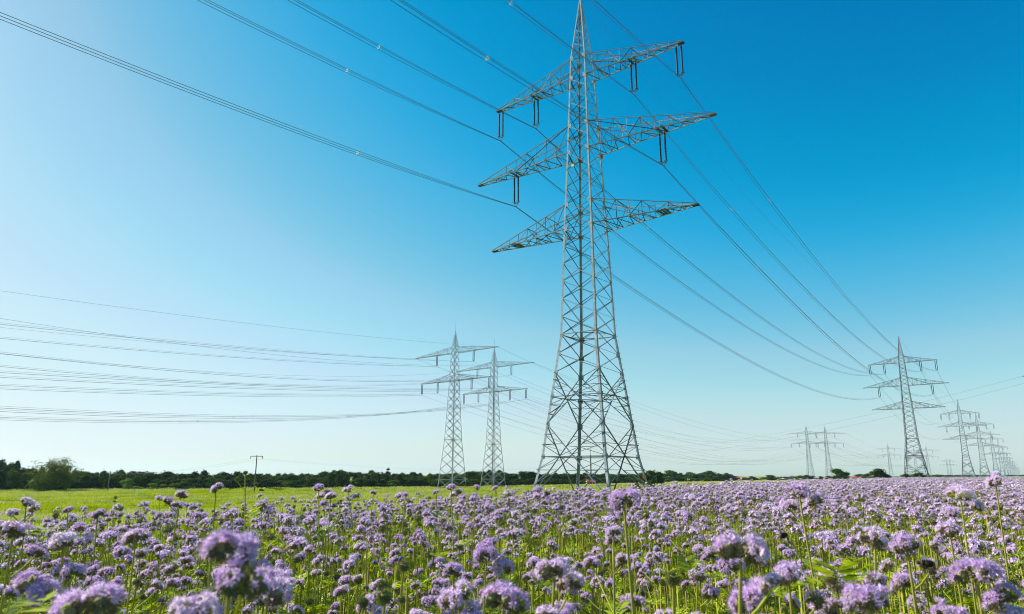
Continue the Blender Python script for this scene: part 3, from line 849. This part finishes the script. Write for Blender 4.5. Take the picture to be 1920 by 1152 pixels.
# --- individual plants close to the camera
HEADS = {}
def head_mesh(rad, bloom, seed):
    key = (round(bloom, 1), seed % 4)
    if key not in HEADS: HEADS[key] = head_mb(700 + int(bloom*10)*7 + seed % 4, .026, bloom, 0).mesh('flower_head', HM)
    return HEADS[key]
PROTO = []
def make_plant(seed, nheads, bloom, tall=False, leafy=True):
    st, lf, hd = plant_parts(seed, nheads, bloom, 0, 1.45, tall, leafy)
    sm = st.mesh('stem', M_STEM, True); lm_ = MB(); lm_.v, lm_.f, lm_.m = lf.v, lf.f, [0]*len(lf.f); lm_ = lm_.mesh('leaves', M_FERN)
    r = random.Random(seed)
    return (sm, lm_, [(p, rad/.026, head_mesh(rad, b, r.randrange(9)), (r.uniform(-.5, .5), r.uniform(-.5, .5), r.uniform(0, 6.28))) for p, rad, b in hd])
def place_plant(P, top, label, group=None, s=1.0, cat='flowering plant', name='phacelia_plant'):
    g = gz(top.x, top.y); h = top.z - g
    root = thing(name, (top.x, top.y, g), label, cat, group, random.uniform(0, 6.28))
    obj('stem', P[0], root, (0, 0, h)); obj('leaves', P[1], root, (0, 0, h))
    for p, sc, me, rot in P[2]:
        o = obj('flower_head', me, root, (p.x, p.y, p.z + h), rot, (sc*s,)*3)
    return root
for sd_, nh, bl in ((1, 4, 1), (2, 5, 1), (3, 3, 1), (4, 6, 1), (5, 4, .5), (6, 5, 1), (7, 3, .5), (8, 2, 0), (9, 4, 1), (10, 7, 1)):
    PROTO.append(make_plant(sd_, nh, bl))
PT = [make_plant(31, 1, 1, True, False), make_plant(32, 3, 1, True, False), make_plant(33, 2, 1, True, False), make_plant(34, 2, 0, True, True), make_plant(35, 6, 1, True)]
HEROES = [ # px, py, distance, proto, label, scale
 (436, 1040, .70, PROTO[3], 'big out-of-focus lilac phacelia cluster nearest the camera, bottom left', 1.25),
 (503, 1112, .98, PROTO[9], 'large sharp lilac phacelia cluster right below the out-of-focus one', 1.15),
 (168, 1146, .85, PROTO[1], 'lilac phacelia cut off by the bottom edge at the left', 1.1),
 (68, 1114, 1.1, PROTO[0], 'round pale lilac phacelia head low in the bottom left corner', 1.1),
 (855, 1124, 1.15, PROTO[2], 'round lilac phacelia head low in the middle beside the wide cluster', 1.1),
 (945, 1132, .98, PROTO[9], 'wide pale lilac phacelia cluster at the bottom edge in the middle', 1.1),
 (722, 1120, 1.15, PT[3], 'brown-green bristly seed ball at the bottom, left of the middle', .72),
 (681, 1130, 1.25, PROTO[7], 'small green bristly bud ball left of the larger brown one', .72),
 (1170, 942, 1.35, PT[0], 'tall single violet phacelia head rising high in front of the great pylon', 1.25),
 (1040, 1072, 1.05, PROTO[3], 'large lilac phacelia cluster below and left of the tall violet head', 1.15),
 (1388, 1040, .88, PT[4], 'largest lilac phacelia cluster on a thick green stem, bottom right of middle', 1.2),
 (1478, 1078, 1.1, PROTO[5], 'lilac phacelia cluster just right of the largest thick-stemmed one', 1.1),
 (1498, 922, 1.9, PT[1], 'tall pale phacelia on a dark stem below the side-by-side pylons', 1.1),
 (1866, 903, 2.5, PT[2], 'tall phacelia near the right edge reaching up to the hazy pylon row', 1.1),
 (1632, 1132, 1.05, PROTO[9], 'wide lilac phacelia cluster at the bottom edge right of middle', 1.1),
 (1568, 1095, 1.25, PROTO[6], 'flat-topped phacelia with dark bristly underside above the bottom right cluster', 1.1),
 (1700, 1022, 1.35, PROTO[5], 'lilac phacelia cluster in the right foreground, left one of a row', 1.1),
 (1640, 1018, 1.5, PROTO[4], 'half-open phacelia beside the row of clusters in the right foreground', 1.1),
 (1830, 1080, 1.2, PROTO[9], 'large lilac phacelia cluster low at the right, left of the corner', 1.05),
 (1875, 1130, 1.2, PROTO[0], 'round lilac phacelia in the bottom right corner', 1.0),
 (1780, 995, 1.6, PROTO[5], 'lilac phacelia cluster under the tall one near the right edge', 1.05),
 (1800, 930, 2.1, PROTO[1], 'violet phacelia standing above the others at the right', 1.05),
 (1262, 1085, 1.2, PT[3], 'olive-brown bristly buds left of the largest thick-stemmed cluster', .72),
 (912, 1040, 1.55, PROTO[2], 'lilac phacelia head with green underside leaning on a bent stem, middle', 1.15),
 (757, 1062, 1.5, PT[3], 'greenish brown bud head left of the bent-stem phacelia', .72),
 (1150, 1000, 1.7, PROTO[3], 'phacelia cluster just below the tall violet head', 1.0),
 (405, 918, 3.0, PT[2], 'tall phacelia with drooping side bud against the green meadow, left', 1.0),
 (340, 928, 3.0, PT[1], 'tall group of three phacelia heads against the meadow, left of the drooping one', 1.0),
 (50, 942, 3.0, PT[1], 'tall phacelia against the meadow near the left edge', 1.0),
 (128, 957, 3.6, PT[0], 'single small phacelia ball against the meadow near the left edge', .85),
 (183, 967, 3.2, PT[2], 'phacelia with bare stem just breaking into the meadow at the left', 1.0),
 (598, 915, 3.3, PT[1], 'tall phacelia reaching the wood edge, left of the middle', 1.0),
 (620, 932, 3.2, PROTO[1], 'phacelia cluster just right of and below the one reaching the wood edge', .9),
 (700, 925, 4.4, PT[0], 'small phacelia ball against the meadow left of the overlapping pylons', .9),
 (760, 928, 4.2, PT[0], 'small phacelia ball in the meadow gap below the left overlapping pylon', .85),
 (846, 914, 3.7, PT[1], 'phacelia cluster at the foot of the left overlapping pylon', 1.0),
 (818, 924, 4.2, PT[0], 'small phacelia left beside the cluster at the overlapping pylon foot', .9),
 (893, 915, 4.2, PT[0], 'left of two small phacelia heads below the right overlapping pylon', .95),
 (929, 916, 4.2, PT[0], 'right of two small phacelia heads below the right overlapping pylon', .9),
 (1010, 918, 3.8, PT[1], 'phacelia cluster at the left leg of the great pylon', 1.0),
 (850, 1070, 1.45, PROTO[5], 'lilac phacelia above the round head low in the middle', 1.0),
 (255, 1010, 1.9, PROTO[1], 'phacelia cluster in the left foreground above the pale corner head', 1.0),
 (120, 1020, 1.6, PROTO[9], 'broad phacelia cluster in the left foreground near the edge', 1.0),
 (25, 1000, 1.7, PROTO[1], 'broad phacelia cluster cut by the left edge', 1.0),
 (370, 1140, 1.2, PT[3], 'brown bristly seed head at the bottom left of the out-of-focus cluster', .72)]
for px, py, d, P, lab, s in HEROES:
    v = ray(px, py).normalized(); top = Vector((0, 0, CH)) + v*d
    place_plant(P, top, lab, None, s*.88)
# the tall green-budded weed
top = Vector((0, 0, CH)) + ray(460, 887).normalized()*3.2
place_plant(make_plant(51, 3, 0, True, True), top, 'tall green-budded plant rising above the wood edge left of the T-shaped pole', None, .62)
M_ZONE = (('left', 'phacelia plant in the crowded left foreground'), ('middle', 'phacelia plant in the crowded middle foreground'), ('right', 'phacelia plant in the crowded right foreground'))
def canopy(x, y): return 1.3 - .30 - .10*noise.noise(Vector((x*.35, y*.35, 3))) if False else .97 + .07*noise.noise(Vector((x*.5, y*.5, 3))) + .04*noise.noise(Vector((x*2.2, y*2.2, 7)))
rp = random.Random(23)
def in_field(x, y, edge=0):
    return side(x, y) < edge + .8*noise.noise(Vector((x*.4, y*.4, 0)))
placed = []; NEED = 300 - len(HEROES) - 1; NEAR_D = 0
cand = []
k = 0
# jittered grid over the field, nearest first
GRID = .185
pts_all = []
HALF = 41.5
def wedge(y0, y1, step):
    out = []; y = y0
    while y < y1:
        xm = math.tan(R(HALF))*y + .6; xx = -xm
        while xx < xm:
            a, b = xx + rp.uniform(-.5, .5)*step, y + rp.uniform(-.5, .5)*step
            if in_field(a, b) and noise.noise(Vector((a*1.3, b*1.3, 21))) > rp.uniform(-.85, .02): out.append((a, b))
            xx += step
        y += step
    return out
near = wedge(1.25, 4.2, GRID)
near.sort(key=lambda q: q[0]**2 + q[1]**2)
indiv, rest = near[:NEED], near[NEED:]
for (a, b) in indiv:
    d = math.hypot(a, b)
    zt = gz(a, b) + canopy(a, b) + rp.gauss(0, .05) - (.06 if d < 1.9 else 0)
    px_ = 960 + F_PX*a/b
    z_ = 0 if px_ < 640 else 1 if px_ < 1280 else 2
    P = PROTO[rp.randrange(len(PROTO))]
    kind_ = 'bristly green-brown buds' if P is PROTO[7] else 'half-open heads' if P in (PROTO[4], PROTO[6]) else 'full lilac heads'
    place_plant(P, Vector((a, b, zt)), '%s, with %s' % (M_ZONE[z_][1], kind_), 'crowded phacelia plants of the %s foreground, %s' % (M_ZONE[z_][0], kind_), rp.uniform(.68, 1.0))

# --- the rest of the field: one object, geometry-node instances of merged plants
def gn_scatter(name, protos, rows, kind='stuff', label=None, cat=None):
    """rows: (x, y, z, rx, ry, rz, scale, index)"""
    A = np.array(rows, dtype=np.float32)
    me = bpy.data.meshes.new(name); me.vertices.add(len(A)); me.vertices.foreach_set('co', A[:, :3].ravel())
    at = me.attributes.new('rot', 'FLOAT_VECTOR', 'POINT'); at.data.foreach_set('vector', A[:, 3:6].ravel())
    at = me.attributes.new('sc', 'FLOAT', 'POINT'); at.data.foreach_set('value', A[:, 6].copy())
    at = me.attributes.new('idx', 'INT', 'POINT'); at.data.foreach_set('value', A[:, 7].astype(np.int32))
    me.update()
    col = bpy.data.collections.new(name + '_kinds')
    for i, pm in enumerate(protos):
        col.objects.link(bpy.data.objects.new('%s_kind_%02d' % (name, i), pm))
    ng = bpy.data.node_groups.new(name, 'GeometryNodeTree')
    ng.interface.new_socket('Geometry', in_out='INPUT', socket_type='NodeSocketGeometry')
    ng.interface.new_socket('Geometry', in_out='OUTPUT', socket_type='NodeSocketGeometry')
    N, L = ng.nodes, ng.links
    gi, go = N.new('NodeGroupInput'), N.new('NodeGroupOutput')
    ci = N.new('GeometryNodeCollectionInfo'); ci.inputs['Collection'].default_value = col
    ci.inputs['Separate Children'].default_value = True; ci.inputs['Reset Children'].default_value = True
    ip = N.new('GeometryNodeInstanceOnPoints'); ip.inputs['Pick Instance'].default_value = True
    def na(n, t):
        q = N.new('GeometryNodeInputNamedAttribute'); q.data_type = t; q.inputs['Name'].default_value = n
        return [o for o in q.outputs if o.enabled and o.name == 'Attribute'][0]
    L.new(gi.outputs[0], ip.inputs['Points']); L.new(ci.outputs[0], ip.inputs['Instance'])
    L.new(na('idx', 'INT'), ip.inputs['Instance Index']); L.new(na('rot', 'FLOAT_VECTOR'), ip.inputs['Rotation']); L.new(na('sc', 'FLOAT'), ip.inputs['Scale'])
    L.new(ip.outputs[0], go.inputs[0])
    o = obj(name, me); md = o.modifiers.new('scatter', 'NODES'); md.node_group = ng
    return tag(o, label, cat, None, kind)
MID = [plant_merged(100+k, rp.choice([2, 3, 4, 4, 5]), b, 1).mesh('plant', HM) for k, b in enumerate((1, 1, 1, .5, 1, 1, 0, 1, .5, 0))]
LOW = [plant_merged(200+k, rp.choice([4, 5, 6]), b, 2, length=.7).mesh('plant', HM) for k, b in enumerate((1, 1, .5, 1, 0, 1, 1, .5))]
# green undergrowth clump
def clump(seed, lod, n, rad, h):
    r = random.Random(seed); mb = MB()
    for k in range(n):
        a = r.uniform(0, 6.28); q = rad*r.random()**.5; z = h*r.uniform(.1, 1)
        leaf_mb(mb, Vector((math.cos(a)*q, math.sin(a)*q, z)), Vector((r.gauss(0, 1), r.gauss(0, 1), r.uniform(.2, 1.2))), r.uniform(.07, .15), r, lod)
    for k in range(max(2, n//5)):
        a = r.uniform(0, 6.28); q = rad*r.random()**.5; x_, y_ = math.cos(a)*q, math.sin(a)*q
        mb.tube([(x_, y_, 0), (x_ + r.uniform(-.03, .03), y_, h*r.uniform(.8, 1.25))], .0034, 3, 4, False)
    return mb
GRN = [clump(300+k, 0, 46, .13, .74).mesh('clump', HM) for k in range(3)] + [clump(310+k, 1, 34, .16, .72).mesh('clump', HM) for k in range(2)]
rows = []
for (a, b) in rest + wedge(4.2, 15, .19):
    tall = rp.random() < .06
    rows.append((a, b, gz(a, b) + canopy(a, b) + rp.gauss(0, .055) + (rp.uniform(.06, .16) if tall else 0), rp.gauss(0, .07), rp.gauss(0, .07), rp.uniform(0, 6.28), rp.uniform(.75, 1.3), rp.randrange(len(MID))))
n_mid = len(rows)
for (y0, y1, step) in ((15, 26, .25), (26, 45, .32), (45, 80, .46)):
    for (a, b) in wedge(y0, y1, step):
        rows.append((a, b, gz(a, b) + canopy(a, b) + rp.gauss(0, .06) + (rp.uniform(.05, .16) if rp.random() < .05 else 0), rp.gauss(0, .07), rp.gauss(0, .07), rp.uniform(0, 6.28), rp.uniform(.75, 1.35) * (1 if y0 < 26 else 1.2), len(MID) + rp.randrange(len(LOW))))
green = []
for (a, b) in wedge(1.1, 6, .16):
    green.append((a, b, gz(a, b) - .02, 0, 0, rp.uniform(0, 6.28), rp.uniform(.85, 1.1), rp.randrange(3)))
for (a, b) in wedge(6, 26, .27):
    green.append((a, b, gz(a, b) - .02, 0, 0, rp.uniform(0, 6.28), rp.uniform(.9, 1.15), 3 + rp.randrange(2)))
# far patches, 3 m squares of simple heads over a rough leafy sheet
def patch(seed, n, size, hs):
    r = random.Random(seed); mb = MB()
    for k in range(n):
        x_, y_ = r.uniform(-size/2, size/2), r.uniform(-size/2, size/2); z = r.gauss(0, .07) - .04*(r.random() < .2)
        c_ = Vector((x_, y_, z)); s = hs*r.uniform(.7, 1.2)
        if r.random() < .16:
            for q in range(3): spike(mb, c_, (rv(r) + Vector((0, 0, .4))).normalized(), s*1.1, s*.4, 3)
        else:
            for q in range(4):
                floret(mb, c_ + rv(r)*s*.5, (rv(r)*.6 + Vector((0, 0, .8))).normalized(), s*.75, r, 2)
            spike(mb, c_ + Vector((0, 0, -s*.4)), Vector((0, 0, -1)), s*1.2, s*.6, 2)
        leaf_mb(mb, c_ + Vector((r.uniform(-.1, .1), r.uniform(-.1, .1), -r.uniform(.03, .2))), Vector((r.gauss(0, 1), r.gauss(0, 1), .5)), .2 + hs, r, 2)
    return mb
PAT = [patch(400+k, 360, 3.4, .036).mesh('patch', HM) for k in range(4)] + [patch(410+k, 300, 6.5, .08).mesh('patch', HM) for k in range(3)]
pr_ = []
for (a, b) in wedge(78, 200, 2.9):
    pr_.append((a, b, gz(a, b) + .96, 0, 0, rp.choice([0, 1.57, 3.14, 4.71]) + rp.uniform(-.2, .2), 1, rp.randrange(4)))
for (a, b) in wedge(198, 760, 5.6):
    pr_.append((a, b, gz(a, b) + .98, 0, 0, rp.uniform(0, 6.28), 1, 4 + rp.randrange(3)))
off = len(MID) + len(LOW)
rows += [q[:7] + (q[7] + off,) for q in green]
off2 = off + len(GRN)
rows += [q[:7] + (q[7] + off2,) for q in pr_]
gn_scatter('phacelia_field', MID + LOW + GRN + PAT, rows)
# low leafy layer of the crop under the far heads and the soil litter between the near stems
def crop_sheet():
    v = []; f = []; n = 0
    def strip(y0, y1, ny, z, nx=150):
        nonlocal n
        ys = [y0*(y1/y0)**(i/ny) for i in range(ny+1)]
        idx = {}
        for j, y in enumerate(ys):
            xr = y*1.0 + 3
            # from the field's edge (with the same azimuth) to the right
            xe = (y*math.sin(EDGE_AZ) - EDGE_D - .3)/math.cos(EDGE_AZ)
            x0 = max(-xr, xe)
            if x0 > xr: x0 = xr
            for i in range(nx+1):
                xx = x0 + (xr-x0)*i/nx
                idx[j, i] = len(v); v.append((xx, y, gz(xx, y) + z + .05*noise.noise(Vector((xx*1.1, y*1.1, 1))) - (.25 if i == 0 else 0)))
        for j in range(ny):
            for i in range(nx): f.append((idx[j, i], idx[j, i+1], idx[j+1, i+1], idx[j+1, i]))
    strip(24, 3500, 140, .72)
    me = bpy.data.meshes.new('phacelia_understory'); me.from_pydata(v, [], f); me.materials.append(M_UNDER)
    tag(obj('phacelia_understory', me), kind='stuff')
M_UNDER = mat('understory', (.07, .10, .010), .9, 0, (.16, .11, .20), 5.0, detail=6, bump=.6, lo=.5, hi=.66)
crop_sheet()
def soil():
    v = []; f = []
    ny, nx = 40, 30
    for j in range(ny+1):
        y = -3 + (30+3)*j/ny
        xe = max(-30, (y*math.sin(EDGE_AZ) - EDGE_D)/math.cos(EDGE_AZ))
        for i in range(nx+1):
            xx = xe + (34-xe)*i/nx; v.append((xx, y, gz(xx, y) + .065))
    for j in range(ny):
        for i in range(nx):
            a = j*(nx+1)+i; f.append((a, a+1, a+nx+2, a+nx+1))
    me = bpy.data.meshes.new('field_soil'); me.from_pydata(v, [], f)
    me.materials.append(mat('soil', (.06, .045, .03), .95, 0, (.05, .08, .02), 6, bump=.5))
    tag(obj('field_soil', me), kind='structure')
soil()

# --- meadow grass: tufts over the meadow
M_GRASS = mat('meadow blades', (.16, .25, .001), .7, 0, (.46, .50, .003), .22, transl=.35, coords='POS', detail=8, spec=.08)
M_SEED = mat('pale seed heads', (.55, .54, .20), .7, 0, (.38, .42, .08), island=True, transl=.3)
def tuft(seed, n, rad, h, seedy=0, wd=.006):
    r = random.Random(seed); mb = MB()
    for k in range(n):
        a = r.uniform(0, 6.28); q = rad*r.random()**.5; b = Vector((math.cos(a)*q, math.sin(a)*q, -.03)); hh = h*r.uniform(.5, 1.1)
        t = b + Vector((r.gauss(0, .3)*hh, r.gauss(0, .3)*hh, hh)); e = Vector((r.gauss(0, 1), r.gauss(0, 1), 0)).normalized()*wd
        m_ = b.lerp(t, .55) + Vector((0, 0, hh*.08))
        mb.quad(b-e, b+e, m_+e*.8, m_-e*.8, 0); mb.tri(m_-e*.8, m_+e*.8, t, 0)
        if r.random() < seedy: mb.quad(t - e*2, t + Vector((0, 0, -.05)), t + e*2, t + Vector((0, 0, .07)), 1)
    return mb
TUF = [tuft(1, 70, .5, .3).mesh('tuft', [M_GRASS, M_SEED]), tuft(2, 70, .5, .36, .08).mesh('tuft', [M_GRASS, M_SEED]), tuft(3, 80, .6, .45, .8).mesh('tuft', [M_GRASS, M_SEED]),
       tuft(4, 90, 1.1, .4, .0, .02).mesh('tuft', [M_GRASS, M_SEED]), tuft(5, 90, 1.1, .5, .32, .02).mesh('tuft', [M_GRASS, M_SEED]), tuft(6, 90, .5, .5, 0, .03).mesh('tuft', [M_LEAF['mid'], M_SEED])]
rows = []; y = 8.0
while y < 235:
    st_ = .35 + y*.0075
    xm = y*.90
    xx = -xm
    while xx < xm*.5:
        a, b = xx + rp.uniform(-.5, .5)*st_, y + rp.uniform(-.5, .5)*st_
        if side(a, b) > .3 and side(a, b) < 260:
            q = noise.noise(Vector((a*.022, b*.13, 5))) + .5*noise.noise(Vector((a*.25, b*.4, 9)))
            sd2 = q > .24
            big = b > 60
            rows.append((a, b, gz(a, b), 0, 0, rp.uniform(0, 6.28), rp.uniform(.6, 1.2) * (1.0 + max(0, b-60)*.006), (4 if sd2 else 3) if big else (2 if sd2 else (1 if q > 0 else 0))))
            if rp.random() < .02: rows.append((a, b, gz(a, b), 0, 0, rp.uniform(0, 6.28), rp.uniform(.5, 1.1), 5))
            if b > 205 and rp.random() < .5: rows.append((a, b, gz(a, b), 0, 0, rp.uniform(0, 6.28), rp.uniform(1.2, 2.6), rp.choice([4, 4, 5, 3])))
        xx += st_
    y += st_
gn_scatter('meadow_grass', TUF, rows)
print('counts', n_mid, len(rows), len(green), len(pr_))

# --- insects
M_BEE = mat('black fur', (.012, .011, .010), .9); M_YEL = mat('yellow fur', (.12, .08, .02), .9); M_WING = mat('wings', (.30, .28, .25), .3, transl=.6)
def bee(loc, rz, label, s=1.0):
    root = thing('bumblebee', loc, label, 'insect', None, rz)
    b = MB(); random.seed(5)
    b.blob((0, 0, 0), .0075*s, 2, 0, .05, (1.0, .85, .85)); b.blob((-.0095*s, 0, -.0015*s), .0085*s, 2, 0, .05, (1.25, .9, .85)); b.blob((.0085*s, 0, -.001*s), .004*s, 1, 0, .05)
    b.blob((.002*s, 0, .0006*s), .0078*s, 2, 1, .05, (.35, .88, .86)); b.blob((-.016*s, 0, -.002*s), .0055*s, 1, 1, .05)
    for sx in (-.002, .001, .004):
        for sy in (-1, 1): b.tube([(sx*s, sy*.004*s, -.004*s), (sx*s-.002*s, sy*.010*s, -.007*s), (sx*s-.004*s, sy*.011*s, -.013*s)], .0007*s, 4, 0)
    for sy in (-1, 1): b.tube([(.011*s, sy*.001*s, 0), (.016*s, sy*.003*s, .002*s)], .0004*s, 3, 0)
    obj('body', b.mesh('body', [M_BEE, M_YEL], True), root)
    for sy in (-1, 1):
        w_ = MB(); pts_ = [(0, sy*.003, .005), (.003, sy*.012, .010), (-.001, sy*.019, .013), (-.007, sy*.018, .012), (-.009, sy*.010, .008)]
        pts_ = [(a*s, b_*s, c_*s) for a, b_, c_ in pts_]
        for k in range(1, 4): w_.tri(pts_[0], pts_[k], pts_[k+1])
        obj('wing', w_.mesh('wing', M_WING), root)
bee(Vector((0, 0, CH)) + ray(1731, 1055).normalized()*1.2, 2.6, 'black bumblebee hovering among the flowers at the lower right', .7)
bee(Vector((0, 0, CH)) + ray(1471, 1003).normalized()*1.6, .6, 'dark bumblebee on the flowers above the largest thick-stemmed cluster', .8)
bee(Vector((0, 0, CH)) + ray(729, 880).normalized()*3.0, .3, 'small dark insect flying just above the wispy treetops', .5)

# ------------------------------------------------------------------ haze
def haze():
    mb = MB(); x0, x1, y0, y1, z0, z1 = -5200, 6600, -600, 6600, -9.2, 72
    mb.box(((x0+x1)/2, (y0+y1)/2, (z0+z1)/2), x1-x0, y1-y0, z1-z0)
    mt = bpy.data.materials.new('haze'); mt.use_nodes = True; N = mt.node_tree.nodes; N.clear()
    o_ = N.new('ShaderNodeOutputMaterial'); v_ = N.new('ShaderNodeVolumePrincipled')
    v_.inputs['Color'].default_value = (.55, .86, 1, 1); v_.inputs['Density'].default_value = HAZE; v_.inputs['Anisotropy'].default_value = .3
    mt.node_tree.links.new(v_.outputs[0], o_.inputs['Volume'])
    tag(obj('haze', mb.mesh('haze', mt)), kind='stuff')
HAZE = .00005
haze()
